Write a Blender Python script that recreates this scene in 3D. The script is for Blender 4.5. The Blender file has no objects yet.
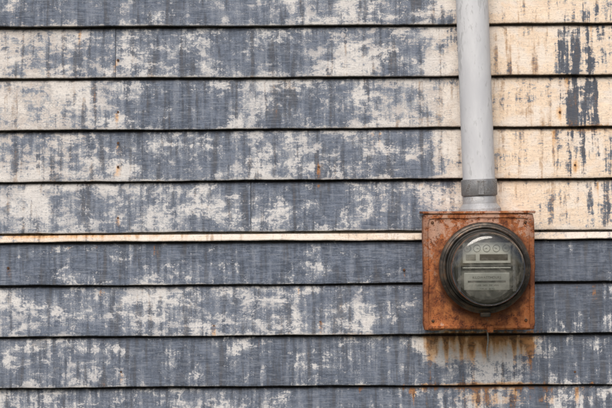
import bpy, bmesh, math, random
from mathutils import Vector, Matrix
random.seed(4)
scene=bpy.context.scene
D=3.4; PX=0.002; CZ=1.5; ROLL=math.radians(0.4)

def W(px,py,d=0.0):
    """metres on a plane d in front of the wall"""
    s=(D-d)/D
    x=(px-306)*PX*s; z=(204-py)*PX*s
    c,sn=math.cos(ROLL),math.sin(ROLL)
    return (x*c+z*sn, -d, CZ+z*c-x*sn)

# ---------------------------------------------------------------- node helper
class NT:
    def __init__(s,name):
        s.m=bpy.data.materials.new(name); s.m.use_nodes=True
        s.t=s.m.node_tree; s.t.nodes.clear()
        s.out=s.n('ShaderNodeOutputMaterial')
    def n(s,typ,**k):
        nd=s.t.nodes.new(typ)
        for a,b in k.items(): setattr(nd,a,b)
        return nd
    def link(s,a,b): s.t.links.new(a,b)
    def put(s,sock,v):
        if isinstance(v,bpy.types.NodeSocket): s.link(v,sock)
        elif isinstance(v,(tuple,list)) and sock.type=='RGBA' and len(v)==3: sock.default_value=(*v,1)
        else: sock.default_value=v
    def math(s,op,a,b=0.0,c=0.0,clamp=False):
        nd=s.n('ShaderNodeMath',operation=op,use_clamp=clamp)
        s.put(nd.inputs[0],a); s.put(nd.inputs[1],b); s.put(nd.inputs[2],c)
        return nd.outputs[0]
    def add(s,*a):
        r=a[0]
        for b in a[1:]: r=s.math('ADD',r,b)
        return r
    def mul(s,a,b): return s.math('MULTIPLY',a,b)
    def ss(s,v,lo,hi,tolo=0.0,tohi=1.0):
        nd=s.n('ShaderNodeMapRange',interpolation_type='SMOOTHSTEP')
        if lo>hi: lo,hi,tolo,tohi=hi,lo,tohi,tolo
        s.put(nd.inputs[0],v); s.put(nd.inputs[1],lo); s.put(nd.inputs[2],hi); s.put(nd.inputs[3],tolo); s.put(nd.inputs[4],tohi)
        return nd.outputs[0]
    def mix(s,f,a,b,bt='MIX'):
        nd=s.n('ShaderNodeMix',data_type='RGBA',blend_type=bt)
        s.put(nd.inputs[0],f); s.put(nd.inputs[6],a); s.put(nd.inputs[7],b)
        return nd.outputs[2]
    def scale(s,vec,v3):
        nd=s.n('ShaderNodeVectorMath',operation='MULTIPLY'); s.link(vec,nd.inputs[0]); nd.inputs[1].default_value=v3
        return nd.outputs[0]
    def vadd(s,a,b):
        nd=s.n('ShaderNodeVectorMath',operation='ADD'); s.put(nd.inputs[0],a); s.put(nd.inputs[1],b)
        return nd.outputs[0]
    def noise(s,vec,sc,det=5,rough=.6,dist=0.0,col=False):
        nd=s.n('ShaderNodeTexNoise'); s.link(vec,nd.inputs['Vector'])
        nd.inputs['Scale'].default_value=sc; nd.inputs['Detail'].default_value=det
        nd.inputs['Roughness'].default_value=rough; nd.inputs['Distortion'].default_value=dist
        return nd.outputs['Color' if col else 'Fac']
    def vor(s,vec,sc,feat='DISTANCE_TO_EDGE',out='Distance'):
        nd=s.n('ShaderNodeTexVoronoi',feature=feat); s.link(vec,nd.inputs['Vector']); nd.inputs['Scale'].default_value=sc
        return nd.outputs[out]
    def cen(s,v,k): # k*(v-.5)
        return s.math('MULTIPLY_ADD',v,k,-.5*k)
    def attr(s,name):
        return s.n('ShaderNodeAttribute',attribute_name=name).outputs['Fac']
    def obj(s): return s.n('ShaderNodeTexCoord').outputs['Object']
    def bump(s,h,strength,dist,normal=None):
        nd=s.n('ShaderNodeBump'); s.put(nd.inputs['Strength'],strength); nd.inputs['Distance'].default_value=dist
        s.link(h,nd.inputs['Height'])
        if normal: s.link(normal,nd.inputs['Normal'])
        return nd.outputs[0]
    def bsdf(s,col,rough=.6,metal=0.0,normal=None,spec=.5):
        b=s.n('ShaderNodeBsdfPrincipled'); s.put(b.inputs['Base Color'],col)
        s.put(b.inputs['Roughness'],rough); s.put(b.inputs['Metallic'],metal)
        b.inputs['Specular IOR Level'].default_value=spec
        if normal: s.link(normal,b.inputs['Normal'])
        s.link(b.outputs[0],s.out.inputs[0]); return b

# ---------------------------------------------------------------- materials
def siding_mat():
    t=NT('weathered_clapboard_paint'); o=t.obj()
    comb=t.n('ShaderNodeCombineXYZ'); bid=t.attr('board_id')
    t.link(t.mul(bid,3.17),comb.inputs[0]); t.link(t.mul(bid,7.31),comb.inputs[2])
    p=t.vadd(t.scale(o,(1,0.3,1)),comb.outputs[0])
    bias=t.attr('bias'); warm=t.attr('warm'); dirt=t.attr('dirt'); v=t.attr('bv'); stk=t.attr('streak')
    n1=t.noise(t.scale(p,(1,1,1.6)),10,4,.6,.5)
    n2=t.noise(t.scale(p,(1,1,1.25)),40,6,.72,.8)
    n3=t.noise(t.scale(p,(1,1,.08)),75,3,.65,0)      # vertical runs
    n4=t.noise(t.scale(p,(1,1,1.3)),260,3,.75,0)     # speckle
    n5=t.noise(t.scale(p,(.16,1,1.6)),230,3,.65,0)   # horizontal brush grain
    wv=t.scale(t.noise(p,20,3,.7,0,True),(.11,.0,.075))
    pc=t.vadd(t.scale(p,(1,1,1.7)),wv)
    f1=t.vor(pc,44,'F1')
    e1=t.vor(pc,44)
    stw=t.math('MULTIPLY_ADD',stk,2.3,.80)
    st=t.mul(t.math('SUBTRACT',n3,.5),stw)
    val=t.add(bias,t.cen(n1,1.5),t.cen(n2,1.5),st,t.cen(n4,1.0),t.cen(n5,.6),t.cen(f1,-.36))
    edge=t.ss(v,.0,.07,1,0)
    val=t.math('SUBTRACT',val,t.mul(edge,.20))
    blue=t.ss(val,.37,.56)
    haze=t.ss(val,.14,.60)
    crm=t.mul(t.ss(n1,.40,.54),t.ss(n2,.44,.56))
    cr=t.mul(t.ss(e1,.0,.10,1,0),crm)
    pale=t.mix(warm,(.66,.635,.615),(.86,.70,.54))
    pale=t.mix(t.ss(t.add(n2,t.cen(n5,.6)),.34,.64),t.mix(warm,(.41,.405,.42),(.73,.575,.44)),pale)
    pale=t.mix(t.mul(t.ss(n1,.54,.42),.45),pale,(.76,.73,.70))
    pale=t.mix(t.mul(haze,.50),pale,(.27,.295,.345))
    pale=t.mix(t.mul(t.ss(n4,.54,.70),.50),pale,(.24,.23,.235))
    pale=t.mix(t.mul(cr,t.math('MULTIPLY_ADD',warm,-.50,.66)),pale,(.16,.18,.22))
    # tannin / rust wash soaking the bare layer
    am=t.ss(t.add(dirt,t.cen(n3,1.2),t.cen(n2,.8)),.04,.45)
    pale=t.mix(t.mul(am,.8),pale,(.66,.38,.17))
    bl=t.mix(t.ss(t.add(n2,t.cen(n4,.7)),.34,.66),(.050,.063,.090),(.148,.175,.232))
    bl=t.mix(t.mul(t.ss(n1,.44,.60),.40),bl,(.17,.198,.255))
    bl=t.mix(t.mul(t.ss(n3,.48,.64),.60),bl,(.050,.060,.082))
    bl=t.mix(t.mul(t.ss(n3,.46,.36),.35),bl,(.25,.27,.315))
    bl=t.mix(t.mul(t.ss(n5,.50,.66),.50),bl,(.25,.27,.31))
    bl=t.mix(t.mul(t.ss(n5,.48,.34),.5),bl,(.045,.053,.07))
    bl=t.mix(t.mul(t.ss(val,.72,.48),.40),bl,(.27,.295,.345))
    bl=t.mix(t.mul(stk,.75),bl,(.075,.083,.103))
    fl=t.mul(t.ss(t.add(n4,t.cen(n2,.8)),.56,.66),t.ss(val,1.0,.6))
    bl=t.mix(t.mul(fl,.7),bl,(.50,.50,.50))
    col=t.mix(blue,pale,bl)
    col=t.mix(t.mul(t.ss(t.add(n3,t.cen(n2,.6)),.53,.70),.34),col,(.12,.11,.105))
    dn=t.ss(t.add(dirt,t.cen(n2,1.0),t.cen(n3,1.6),t.cen(n4,.5)),.34,.72)
    dcol=t.mix(t.ss(n2,.4,.6),(.075,.035,.02),(.42,.19,.065))
    col=t.mix(t.mul(dn,.85),col,dcol)
    top=t.ss(t.add(v,t.cen(n2,.16)),.90,.98)
    bot=t.ss(t.add(v,t.cen(n4,.06)),.0,.022,1,0)
    g=t.math('MAXIMUM',top,t.mul(bot,.75))
    col=t.mix(t.mul(g,.85),col,(.03,.026,.026))
    h=t.add(n2,t.mul(n4,.7),t.mul(n5,.5))
    nb=t.bump(h,.70,.0017)
    t.bsdf(col,t.math('MULTIPLY_ADD',blue,-.12,.85),0,nb,.22)
    return t.m

def rust_mat():
    t=NT('rusted_steel'); o=t.obj()
    n1=t.noise(o,16,5,.65,.6); n2=t.noise(o,60,6,.72,.4); n3=t.noise(t.scale(o,(1,1,.15)),70,4,.6,.2); n4=t.noise(o,330,3,.6)
    c=t.mix(t.ss(n1,.36,.60),(.18,.052,.020),(.42,.135,.045))
    c=t.mix(t.mul(t.ss(n2,.42,.66),.7),c,(.54,.21,.07))
    c=t.mix(t.mul(t.ss(n3,.50,.66),.5),c,(.10,.033,.018))
    sep=t.n('ShaderNodeSeparateXYZ'); t.link(o,sep.inputs[0])
    up=t.ss(sep.outputs[2],.0,.12,0,.13)
    gp=t.ss(t.add(n2,t.cen(n1,1.0),up),.60,.72)
    c=t.mix(t.mul(gp,.7),c,(.46,.31,.24))
    ax=t.math('ABSOLUTE',sep.outputs[0])
    ed=t.ss(t.add(ax,t.cen(n2,.05)),.088,.108)
    c=t.mix(t.mul(ed,.5),c,(.12,.042,.022))
    # rust bloom darkened round the socket collar
    cv=t.n('ShaderNodeCombineXYZ'); t.link(t.math('SUBTRACT',sep.outputs[0],.011),cv.inputs[0]); t.link(sep.outputs[2],cv.inputs[2])
    ln=t.n('ShaderNodeVectorMath',operation='LENGTH'); t.link(cv.outputs[0],ln.inputs[0])
    col_=t.ss(t.add(ln.outputs['Value'],t.cen(n2,.03)),.108,.090)
    c=t.mix(t.mul(col_,.65),c,(.075,.030,.018))
    dk=t.ss(t.add(n4,t.cen(n2,1.2)),.45,.33)
    c=t.mix(t.mul(dk,.7),c,(.05,.02,.013))
    h=t.add(n2,t.mul(n4,.6),t.mul(gp,.5))
    t.bsdf(c,.82,0,t.bump(h,.7,.0014),.3); return t.m

def simple(name,c1,c2,sc,rough=.5,metal=0.0,bumpd=.0004,c3=None,stretch=(1,1,1)):
    t=NT(name); o=t.scale(t.obj(),stretch)
    n=t.noise(o,sc,4,.65,.3); f=t.noise(o,sc*7,3,.65)
    c=t.mix(t.ss(n,.35,.65),c1,c2)
    if c3: c=t.mix(t.mul(t.ss(t.add(f,t.cen(n,.8)),.56,.68),.8),c,c3)
    t.bsdf(c,t.math('MULTIPLY_ADD',f,.25,rough-.12),metal,t.bump(t.add(n,f),.5,bumpd)); return t.m

M_side=siding_mat(); M_rust=rust_mat()
M_pipe=simple('grey_white_painted_conduit',(.54,.54,.565),(.64,.64,.655),18,.5,0,.0003,(.44,.44,.45),(1,1,.35))
M_galv=simple('weathered_galvanised',(.17,.17,.175),(.27,.27,.275),60,.55,.4,.0006,(.12,.10,.085))
M_hub=simple('dull_aluminium_hub',(.36,.36,.37),(.50,.50,.51),50,.5,.3,.0005,(.22,.17,.13))
M_ring=simple('dark_meter_ring',(.04,.034,.029),(.115,.095,.078),45,.45,.6,.0005,(.18,.10,.055))
M_base=simple('meter_base_dark',(.02,.018,.016),(.045,.04,.034),45,.5,.2,.0003)
M_face=simple('meter_face_metal',(.115,.115,.105),(.18,.18,.165),30,.5,.1,.0002)
M_plate=simple('meter_name_plate',(.38,.38,.355),(.49,.485,.45),40,.5,0,.0001)
M_black=simple('black_enamel',(.012,.012,.012),(.022,.021,.02),50,.4,0,.0001)
M_print=simple('faded_print',(.08,.08,.075),(.13,.13,.12),50,.6,0,.0001)
M_alu=simple('rotor_disc_aluminium',(.5,.5,.48),(.6,.6,.58),60,.3,.9,.0001)
M_nail=simple('rusty_nail',(.05,.03,.02),(.16,.07,.03),200,.8,.2,.0004)
M_conc=simple('foundation_concrete',(.25,.24,.22),(.36,.35,.32),6,.9,0,.004,(.18,.17,.16))
M_trim=simple('weathered_white_trim',(.55,.53,.49),(.68,.65,.60),12,.7,0,.0015,(.30,.29,.28))
M_roof=simple('asphalt_shingle',(.05,.05,.05),(.09,.085,.08),30,.9,0,.004,(.03,.03,.03))
M_ground=simple('ground_dirt_grass',(.10,.09,.06),(.055,.075,.03),1.3,.95,0,.03,(.16,.13,.09))
t=NT('meter_glass'); fr=t.n('ShaderNodeFresnel'); fr.inputs[0].default_value=1.5
tr=t.n('ShaderNodeBsdfTransparent'); tr.inputs[0].default_value=(.90,.91,.885,1)
gl=t.n('ShaderNodeBsdfGlossy'); gl.inputs['Roughness'].default_value=.04
df=t.n('ShaderNodeBsdfDiffuse'); df.inputs[0].default_value=(.36,.335,.29,1)
mx=t.n('ShaderNodeMixShader'); t.link(t.math('MULTIPLY',fr.outputs[0],2.0,clamp=True),mx.inputs[0]); t.link(tr.outputs[0],mx.inputs[1]); t.link(gl.outputs[0],mx.inputs[2])
m2=t.n('ShaderNodeMixShader'); du=t.ss(t.noise(t.obj(),45,5,.75,.8),.42,.75,.03,.32); t.link(du,m2.inputs[0]); t.link(mx.outputs[0],m2.inputs[1]); t.link(df.outputs[0],m2.inputs[2])
t.link(m2.outputs[0],t.out.inputs[0]); M_glass=t.m

# ---------------------------------------------------------------- mesh helpers
def mkobj(name,bm,mat,parent=None,smooth=False):
    me=bpy.data.meshes.new(name); bm.normal_update(); bm.to_mesh(me); bm.free()
    ob=bpy.data.objects.new(name,me); scene.collection.objects.link(ob)
    me.materials.append(mat)
    if smooth:
        for p in me.polygons: p.use_smooth=True
    if parent: ob.parent=parent
    return ob
def box(name,x0,x1,y0,y1,z0,z1,mat,parent=None,bev=0.0,seg=2):
    bm=bmesh.new(); bmesh.ops.create_cube(bm,size=1)
    for v in bm.verts:
        v.co=Vector(((x0+x1)/2+v.co.x*(x1-x0),(y0+y1)/2+v.co.y*(y1-y0),(z0+z1)/2+v.co.z*(z1-z0)))
    if bev: bmesh.ops.bevel(bm,geom=bm.edges[:],offset=bev,segments=seg,affect='EDGES',profile=.5)
    return mkobj(name,bm,mat,parent)
def lathe(name,prof,mat,parent=None,axis='Y',n=96,center=(0,0,0),smooth=True,autos=35):
    bm=bmesh.new(); rings=[]
    for r,h in prof:
        if r<1e-6:
            ring=[bm.verts.new((0,h,0) if axis=='Y' else (0,0,h))]
        else:
            ring=[]
            for i in range(n):
                a=2*math.pi*i/n
                ring.append(bm.verts.new((r*math.cos(a),h,r*math.sin(a)) if axis=='Y' else (r*math.cos(a),r*math.sin(a),h)))
        rings.append(ring)
    for A,B in zip(rings,rings[1:]):
        for i in range(n):
            a=[A[i%len(A)],A[(i+1)%len(A)],B[(i+1)%len(B)],B[i%len(B)]]
            u=[]
            for q in a:
                if q not in u: u.append(q)
            if len(u)>2: bm.faces.new(u)
    bmesh.ops.recalc_face_normals(bm,faces=bm.faces[:])
    for v in bm.verts: v.co+=Vector(center)
    ob=mkobj(name,bm,mat,parent,smooth)
    if smooth: ob.data.set_sharp_from_angle(angle=math.radians(autos))
    return ob
def empty(name,loc=(0,0,0)):
    e=bpy.data.objects.new(name,None); e.location=loc; e.empty_display_size=.1; scene.collection.objects.link(e); return e

# ---------------------------------------------------------------- siding
wall=empty('clapboard_wall')
def pz(py): return CZ+(204-py)*PX
lines=[385.5,334.5,283.5,240.5,231.5,180,128.5,77,25.5]
BZ=[pz(l) for l in lines]
z=BZ[0]; low=[]
while z-0.103>0.32: z-=.103; low.append(z)
z=BZ[-1]; hi=[]
while z+0.103<2.9: z+=.103; hi.append(z)
BZ=low[::-1]+BZ+hi
i0=len(low)
rows={ # paint survival at 13 stations along each board : 1 = blue kept, 0 = bare pale layer
 i0-1:[.50,.68,.68,.64,.50,.56,.70,.74,.70,.62,.62,.64,.66],
 i0  :[.68,.58,.66,.78,.80,.78,.74,.72,.74,.58,.54,.76,.78],
 i0+1:[.50,.66,.62,.50,.60,.56,.60,.58,.70,.9,.9,.90,.92],
 i0+2:[.78,.82,.76,.70,.82,.88,.90,.9,.88,.9,.9,.98,.98],
 i0+3:[.12]*9+[.2,.2,.3,.3],
 i0+4:[.40,.46,.54,.56,.60,.66,.74,.66,.54,.27,.12,.14,.18],
 i0+5:[.40,.42,.58,.68,.64,.56,.58,.54,.62,.22,.06,.12,.10],
 i0+6:[.28,.31,.52,.72,.72,.46,.62,.58,.32,.10,.05,.14,.14],
 i0+7:[.36,.42,.54,.62,.66,.64,.60,.42,.66,.22,.05,.14,.18],
 i0+8:[.72,.74,.74,.70,.68,.46,.46,.56,.60,.34,.12,.14,.2],
}
def interp(a,u):
    u=max(0,min(len(a)-1.0001,u)); i=int(u); f=u-i; f=f*f*(3-2*f)
    return a[i]*(1-f)+a[min(i+1,len(a)-1)]*f
def sst(x,a,b):
    f=max(0,min(1,(x-a)/(b-a))); return f*f*(3-2*f)
def gb(px,py,cx,cy,rx,ry): return math.exp(-((px-cx)/rx)**2-((py-cy)/ry)**2)
joints={i0+7:[117],i0+4:[251],i0+5:[-40],i0+3:[-60],i0+6:[-60],i0+2:[-60],i0+1:[-60],i0:[-60],i0-1:[-60],i0+8:[-60]}
nails=[(118,143),(118,167),(118,112),(319,167),(118,218),(404,270),(214,326),(320,322),(121,372),(560,112),(575,165),(118,60),(575,372),(8,268)]
drips=[(random.uniform(425,540),random.uniform(333,350),random.uniform(1.2,3),random.uniform(10,32)) for _ in range(24)]
drips+=[(random.uniform(350,600),387+random.uniform(0,8),random.uniform(1,2.4),random.uniform(5,16)) for _ in range(18)]
drips+=[(random.uniform(0,612),random.choice([27,79,131,183,245,287,338])+4,random.uniform(1,2),random.uniform(4,14)) for _ in range(30)]
xs=[]; x=-3.0
while x<2.6:
    xs.append(x); x+= .004 if -.72<=x<.72 else .08
verts=[];faces=[];A={k:[] for k in('bias','warm','dirt','bv','board_id','streak')}
XL,XR=xs[0],xs[-1]
for bi in range(len(BZ)-1):
    zb,zt=BZ[bi],BZ[bi+1]; H=zt-zb; thin=H<.03
    js=[(p-306)*PX for p in joints.get(bi,[]) if p>0]
    if bi<i0-1 or bi>i0+8: js=[random.uniform(-2.5,2)]
    X=sorted([q for q in xs if all(abs(q-j)>.003 for j in js)]+[j+e for j in js for e in(-.0007,-.0003,.0003,.0007)])
    lip=-.0100-random.uniform(0,.003)
    if thin: lip=-.013
    prof=[(0,.007),(0.0,lip+.0022),(.0007,lip+.0006),(.0022,lip)]
    m=4 if thin else 16
    topz=H-.0048
    for k in range(1,m+1):
        f=k/m; prof.append((.0022+(topz-.0022)*f, lip+( -.002-lip)*f*(0.4 if thin else 1)))
    prof+= [(H-.0028,.005),(H+.002,.008)]
    ph=[random.uniform(0,6.28) for _ in range(4)]
    base=len(verts)
    for q in X:
        wob=.0007*math.sin(q*5.1+ph[0])+.0005*math.sin(q*17+ph[1])+.0003*math.sin(q*61+ph[2])+random.uniform(-.00018,.00018)
        yw=.0012*math.sin(q*3.3+ph[3])
        isj=any(abs(q-j)<.0005 for j in js)
        for (dz,y) in prof:
            zz=zb+dz+(wob if dz<.01 else wob*.3); yy=y+yw
            if isj and y<0: yy=y+.004
            verts.append((q,yy,zz))
            px=306+q/PX; py=204-(zz-CZ)/PX
            vv=dz/H
            if bi in rows: b=interp(rows[bi],px/51.0)
            else:
                b=.55+.12*math.sin(q*4+bi*2.2) if bi<i0 else .5+.15*math.sin(q*3+bi*1.9)-.4*sst(px,440,500)
            if not thin: b+=.07*(vv-.5)*math.sin(q*6+bi*2.4)*2
            right=sst(px,420,500)*(1-sst(py,228,236))
            wm=.05+.18*sst(px,250,420)*(1-sst(py,200,240))+.8*right
            wm+= .28*(1-sst(px,20,180))*(1-sst(py,130,240))
            if thin: wm=.8
            g=gb(px,py,478,345,50,11); b-=.72*g; wm+=.9*g
            g=gb(px,py,440,348,16,16); b-=.35*g
            s=gb(px,py,582,100,22,70); s2=gb(px,py,562,36,8,26); s3=gb(px,py,458,35,9,16)+.8*gb(px,py,598,34,22,22)+.7*gb(px,py,598,190,20,40)+.5*gb(px,py,510,30,30,8)
            S=min(1,s+s2*.7+s3*.6); b+=.36*S
            S2=.40*right+S
            if py>238 and px>535: S2=max(S2,.45)
            if py>334: S2=max(S2,.16)
            d=0
            if 420<px<545: d+=.70*gb(px,py,505,337,34,7)+.50*gb(px,py,450,337,22,5)+.22*gb(px,py,480,346,55,12)
            d+=.66*gb(px,py,478,387,80,3.5)+.4*gb(px,py,590,130,30,3.5)+.35*gb(px,py,380,336,50,2.5)
            d+=.38*gb(px,py,500,400,55,9)
            if 225>py>0 and px>490: d+=.08
            d+=.45*gb(px,py,40,234,120,2.5)
            for (dx_,dy_,w_,l_) in drips:
                if abs(px-dx_)<6 and -4<py-dy_<l_*2: d+=.5*math.exp(-((px-dx_)/w_)**2)*(math.exp(-max(0,py-dy_)/l_))
            for (nx,ny) in nails:
                if abs(nx-px)<9 and abs(ny-py)<24: d+=.5*gb(px,py,nx,ny+(3 if py>ny else 0),2.6,8 if py>ny else 3)
            A['bias'].append(b);A['warm'].append(min(1,wm));A['dirt'].append(d);A['bv'].append(vv if not thin else .1+.8*vv if vv<.75 else vv)
            A['board_id'].append(bi+ (0.5 if any(q>j for j in js) else 0)); A['streak'].append(min(1,S2))
    n=len(prof)
    for a in range(len(X)-1):
        for k in range(n-1):
            p=base+a*n+k; faces.append((p,p+n,p+n+1,p+1))
me=bpy.data.meshes.new('siding_boards'); me.from_pydata(verts,[],faces)
for k,v in A.items():
    at=me.attributes.new(k,'FLOAT','POINT'); at.data.foreach_set('value',v)
for p in me.polygons: p.use_smooth=True
me.set_sharp_from_angle(angle=math.radians(30))
me.materials.append(M_side)
sb=bpy.data.objects.new('siding_boards',me); scene.collection.objects.link(sb); sb.parent=wall
TOP=BZ[-1]
bm=bmesh.new()
for nx,ny in nails:
    c=W(nx,ny,.0095)
    mt=Matrix.Translation(c)@Matrix.Rotation(math.pi/2,4,'X')
    bmesh.ops.create_cone(bm,cap_ends=True,segments=14,radius1=.0026,radius2=.0018,depth=.0025,matrix=mt)
mkobj('nail_heads',bm,M_nail,wall)
box('house_core',XL+.02,XR-.02,.02,5.0,.3,TOP,M_trim,wall)
box('foundation',XL,XR,.005,5.05,-.2,.33,M_conc,wall,.01)
box('corner_board_a',XL-.02,XL+.09,-.03,.018,.33,TOP,M_trim,wall,.003)
box('corner_board_b',XR-.09,XR+.02,-.03,.018,.33,TOP,M_trim,wall,.003)
box('soffit',XL-.25,XR+.25,-.20,5.2,TOP+.001,TOP+.03,M_trim,wall)
box('fascia',XL-.25,XR+.25,-.225,-.203,TOP-.01,TOP+.17,M_trim,wall,.003)
bm=bmesh.new()
a=[bm.verts.new(c) for c in((XL-.3,-.26,TOP+.13),(XR+.3,-.26,TOP+.13),(XR+.3,2.5,TOP+1.5),(XL-.3,2.5,TOP+1.5),(XL-.3,5.26,TOP+.13),(XR+.3,5.26,TOP+.13))]
bm.faces.new((a[0],a[1],a[2],a[3])); bm.faces.new((a[3],a[2],a[5],a[4]))
bm.faces.new((a[0],a[3],a[4])); bm.faces.new((a[1],a[5],a[2]))
mkobj('roof',bm,M_roof,wall)

# ---------------------------------------------------------------- meter box
DB=.100
x0,_,_=W(423.5,270,DB); x1,_,_=W(535,270,DB); _,_,zt=W(479,213,DB); _,_,zb_=W(479,330,DB)
cx=(x0+x1)/2; cz=(zt+zb_)/2; w=(x1-x0)/2; h=(zt-zb_)/2
mb=empty('electric_meter_box',(cx,0,cz))
box('box_body',-w+.004,w-.004,-.085,-.008,-h+.004,h-.003,M_rust,mb,.004,3)
mc=W(485,268,.12); mx_,mz_=mc[0]-cx,mc[2]-cz
def cover():
    bm=bmesh.new(); N=96
    def rr(hw,hh,rad,y,n=N):
        pts=[]
        for i in range(n):
            a=2*math.pi*(i+.5)/n; c,s=math.cos(a),math.sin(a)
            k=1/max(abs(c)/hw,abs(s)/hh); X,Z=c*k,s*k
            ax,az=abs(X),abs(Z)
            if ax>hw-rad and az>hh-rad:
                vx,vz=ax-(hw-rad),az-(hh-rad); l=math.hypot(vx,vz)
                vx,vz=vx/l*rad,vz/l*rad
                ax,az=hw-rad+vx,hh-rad+vz
            e=.0006*math.sin(a*5+1)+.0004*math.sin(a*13)
            pts.append(bm.verts.new((math.copysign(ax+e,X),y,math.copysign(az+e,Z))))
        return pts
    def circ(r,y):
        return [bm.verts.new((mx_+r*math.cos(2*math.pi*(i+.5)/N),y,mz_+r*math.sin(2*math.pi*(i+.5)/N))) for i in range(N)]
    loops=[rr(w,h,.006,-.070),rr(w,h,.006,-.097),rr(w-.0012,h-.0012,.006,-.0995),rr(w-.0035,h-.0035,.006,-.1005),
           rr(w-.009,h-.009,.006,-.1000),rr(w-.011,h-.011,.006,-.0975),rr(w-.014,h-.014,.006,-.0970),
           circ(.0935,-.0970),circ(.0915,-.0985),circ(.088,-.105),circ(.085,-.1065),circ(.080,-.1065),circ(.078,-.09)]
    for A_,B_ in zip(loops,loops[1:]):
        for i in range(N):
            j=(i+1)%N; bm.faces.new((A_[i],A_[j],B_[j],B_[i]))
    bmesh.ops.recalc_face_normals(bm,faces=bm.faces[:])
    ob=mkobj('front_cover',bm,M_rust,mb,True); ob.data.set_sharp_from_angle(angle=math.radians(35)); return ob
cover()
box('top_lip',-w-.0015,w+.0015,-.1035,-.012,h-.001,h+.0035,M_rust,mb,.0012)
box('bottom_hinge_lip',-w+.010,w-.010,-.1030,-.0995,-h+.003,-h+.0085,M_rust,mb,.001)
box('latch_tab',.014,.026,-.108,-.098,-h-.005,-h+.008,M_rust,mb,.002)
for i,(sx,sz) in enumerate([(-1,1),(1,1),(-1,-1),(1,-1)]):
    lathe('screw_%d'%(i+1),[(0,-.1000),(.0020,-.0998),(.0030,-.0983),(.0030,-.0965)],M_nail,mb,n=16,center=(sx*(w-.018),0,sz*(h-.018)))
C=(mx_,0,mz_)
lathe('locking_ring',[(.074,-.104),(.0865,-.1065),(.0885,-.110),(.0885,-.118),(.0865,-.121),(.083,-.1225),(.0815,-.1265),(.079,-.128),(.0765,-.1265),(.0755,-.1235),(.0750,-.112)],M_ring,mb,center=C)
lathe('meter_base',[(.0752,-.10),(.0752,-.1285),(.0735,-.1300),(.0715,-.1295),(.0710,-.122),(0,-.122)],M_base,mb,center=C)
gr=[(.0712,-.124),(.0710,-.150),(.0702,-.178),(.0690,-.186),(.0660,-.1915),(.0620,-.1945),(.056,-.1962),(.040,-.1975),(.02,-.1981),(0,-.1983)]
lathe('glass_cover',gr,M_glass,mb,center=C,n=128,autos=80)
lathe('meter_bezel',[(.0665,-.124),(.0665,-.150),(.0655,-.1515),(.060,-.1515),(.0595,-.149)],M_base,mb,center=C)
lathe('dial_face',[(.0605,-.1485),(0,-.1485)],M_face,mb,center=C,smooth=False)
F=-.1487
def fb(n,px0,px1,py0,py1,m,t=.002,bev=.0006):
    k=PX*.955
    return box(n,mx_+(px0-487)*k,mx_+(px1-487)*k,F-t,F+.0005,mz_+(269-py1)*k,mz_+(269-py0)*k,m,mb,bev)
fb('register_plate',463,511,243,263.5,M_plate,.004)
fb('register_window',480,508,254.5,260.5,M_black,.0055,.0004)
fb('upper_label',466,476,254.5,260.5,M_face,.0050,.0004)
fb('rotor_slot',460,514,266,270.5,M_black,.0016,.0004)
fb('rotor_disc',463,511,267.7,268.9,M_alu,.0032,.0002)
fb('name_plate',464,510,273,291,M_plate,.003,.002)
fb('name_plate_band',468,506,281,283,M_print,.0033,.0002)
fb('frame_post_l',458,461,246,292,M_galv,.003,.0004)
fb('frame_post_r',513,516,246,292,M_galv,.003,.0004)
for i in range(5):
    kx=(467.5+i*9.7-487)*PX*.955; kz=(269-248.6)*PX*.955
    lathe('dial_%d'%(i+1),[(.0070,F-.0042),(.0070,F-.0048),(.0062,F-.0048),(.0062,F-.0042)],M_print,mb,n=32,center=(mx_+kx,0,mz_+kz))
    bm=bmesh.new(); an=random.uniform(0,6.28)
    for (a,r) in((an,.0055),(an+2.4,.0012),(an-2.4,.0012)): bm.verts.new((mx_+kx+r*math.cos(a),F-.0052,mz_+kz+r*math.sin(a)))
    bm.verts.ensure_lookup_table(); bm.faces.new(bm.verts[:]); mkobj('pointer_%d'%(i+1),bm,M_print,mb)
def text(n,s,px,py,size,m=M_print,yy=F-.0043,al='CENTER'):
    cu=bpy.data.curves.new(n,'FONT'); cu.body=s; cu.size=size; cu.align_x=al; cu.extrude=.0001
    ob=bpy.data.objects.new(n,cu); scene.collection.objects.link(ob); cu.materials.append(m)
    k=PX*.955; ob.location=(mx_+(px-487)*k,yy,mz_+(269-py)*k); ob.rotation_euler=(math.pi/2,0,0); ob.parent=mb
text('unit_text','KILOWATTHOURS',487,279,.0065,yy=F-.0033)
text('rating_text','CL200  240V  3W  60Hz',487,286.5,.0045,yy=F-.0033)
text('rating_text_b','TYPE J4S   Kh 7.2',487,290,.0040,yy=F-.0033)
box('ring_latch',mx_-.010,mx_+.010,-.126,-.105,mz_-.0945,mz_-.0855,M_ring,mb,.002)

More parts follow.
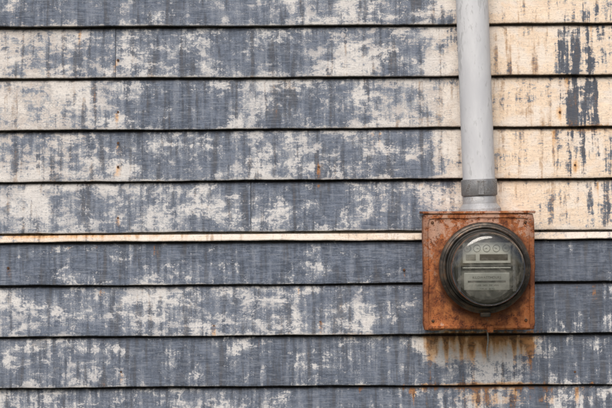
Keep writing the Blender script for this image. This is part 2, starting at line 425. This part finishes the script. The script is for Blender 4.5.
# ---------------------------------------------------------------- conduit
DC=.052
pb=Vector(W(479.5,196,DC)); pt=Vector(W(472,0,DC)); dr=(pt-pb).normalized()
cond=empty('electrical_conduit',pb)
q=Vector((0,0,1)).rotation_difference(dr)
cond.rotation_mode='QUATERNION'; cond.rotation_quaternion=q
Lc=(TOP-pb.z)/dr.z
r=.0318
lathe('pipe',[(r,-.01),(r,Lc)],M_pipe,cond,axis='Z',n=64)
lathe('coupling',[(r+.0005,.033),(r+.0028,.0325),(r+.0036,.031),(r+.0036,.003),(r+.0028,.001),(r+.0002,0)],M_galv,cond,axis='Z',n=64)
box('coupling_clamp_rib',-.006,.006,-r-.0055,-r-.001,.002,.031,M_galv,cond,.001)
hub_h=pb.z-(cz+h)
lathe('hub',[(r-.001,.002),(r+.001,-.002),(r+.0015,-hub_h*.45),(r+.006,-hub_h*.62),(r+.0095,-hub_h*.75),(r+.0098,-hub_h-.002)],M_hub,cond,axis='Z',n=64)
stz=Lc-.35
lathe('strap',[(r+.0005,stz),(r+.003,stz),(r+.003,stz+.025),(r+.0005,stz+.025)],M_galv,cond,axis='Z',n=48)
box('strap_ears',-.07,.07,.030,.047,stz,stz+.025,M_galv,cond,.001)

wr=bpy.data.curves.new('ground_wire','CURVE'); wr.dimensions='3D'; wr.bevel_depth=.0015; wr.bevel_resolution=3
sp=wr.splines.new('BEZIER'); pts=[W(487,328,.03),W(488,340,.018),W(487,352,.013),W(488,361,.012)]
sp.bezier_points.add(len(pts)-1)
for b,c in zip(sp.bezier_points,pts): b.co=c; b.handle_left_type=b.handle_right_type='AUTO'
wo=bpy.data.objects.new('ground_wire',wr); scene.collection.objects.link(wo); wr.materials.append(M_hub)

# ---------------------------------------------------------------- ground
bm=bmesh.new(); bmesh.ops.create_grid(bm,x_segments=60,y_segments=60,size=300)
mkobj('ground',bm,M_ground)

# ---------------------------------------------------------------- light
el,az=46,-12
S=Vector((math.sin(math.radians(az))*math.cos(math.radians(el)),-math.cos(math.radians(az))*math.cos(math.radians(el)),math.sin(math.radians(el))))
sd=bpy.data.lights.new('sun','SUN'); sd.energy=2.85; sd.angle=math.radians(38); sd.color=(1,.955,.89)
so=bpy.data.objects.new('sun',sd); scene.collection.objects.link(so)
so.rotation_euler=S.to_track_quat('Z','Y').to_euler(); so.location=S*20
wd=bpy.data.worlds.new('World'); scene.world=wd; wd.use_nodes=True; nt=wd.node_tree
sky=nt.nodes.new('ShaderNodeTexSky'); sky.sky_type='NISHITA'; sky.sun_disc=False
sky.sun_elevation=math.radians(el); sky.sun_rotation=math.atan2(S.x,S.y); sky.dust_density=3
bg=nt.nodes['Background']; bg.inputs[1].default_value=.115; nt.links.new(sky.outputs[0],bg.inputs[0])

cam=bpy.data.cameras.new('camera'); co=bpy.data.objects.new('camera',cam); scene.collection.objects.link(co)
cam.sensor_width=36; cam.lens=36*D/(612*PX); cam.clip_end=1000
co.location=(0,-D,CZ); co.rotation_euler=(math.pi/2,ROLL,0)
scene.camera=co
scene.view_settings.view_transform='Standard'; scene.view_settings.look='None'; scene.view_settings.exposure=0
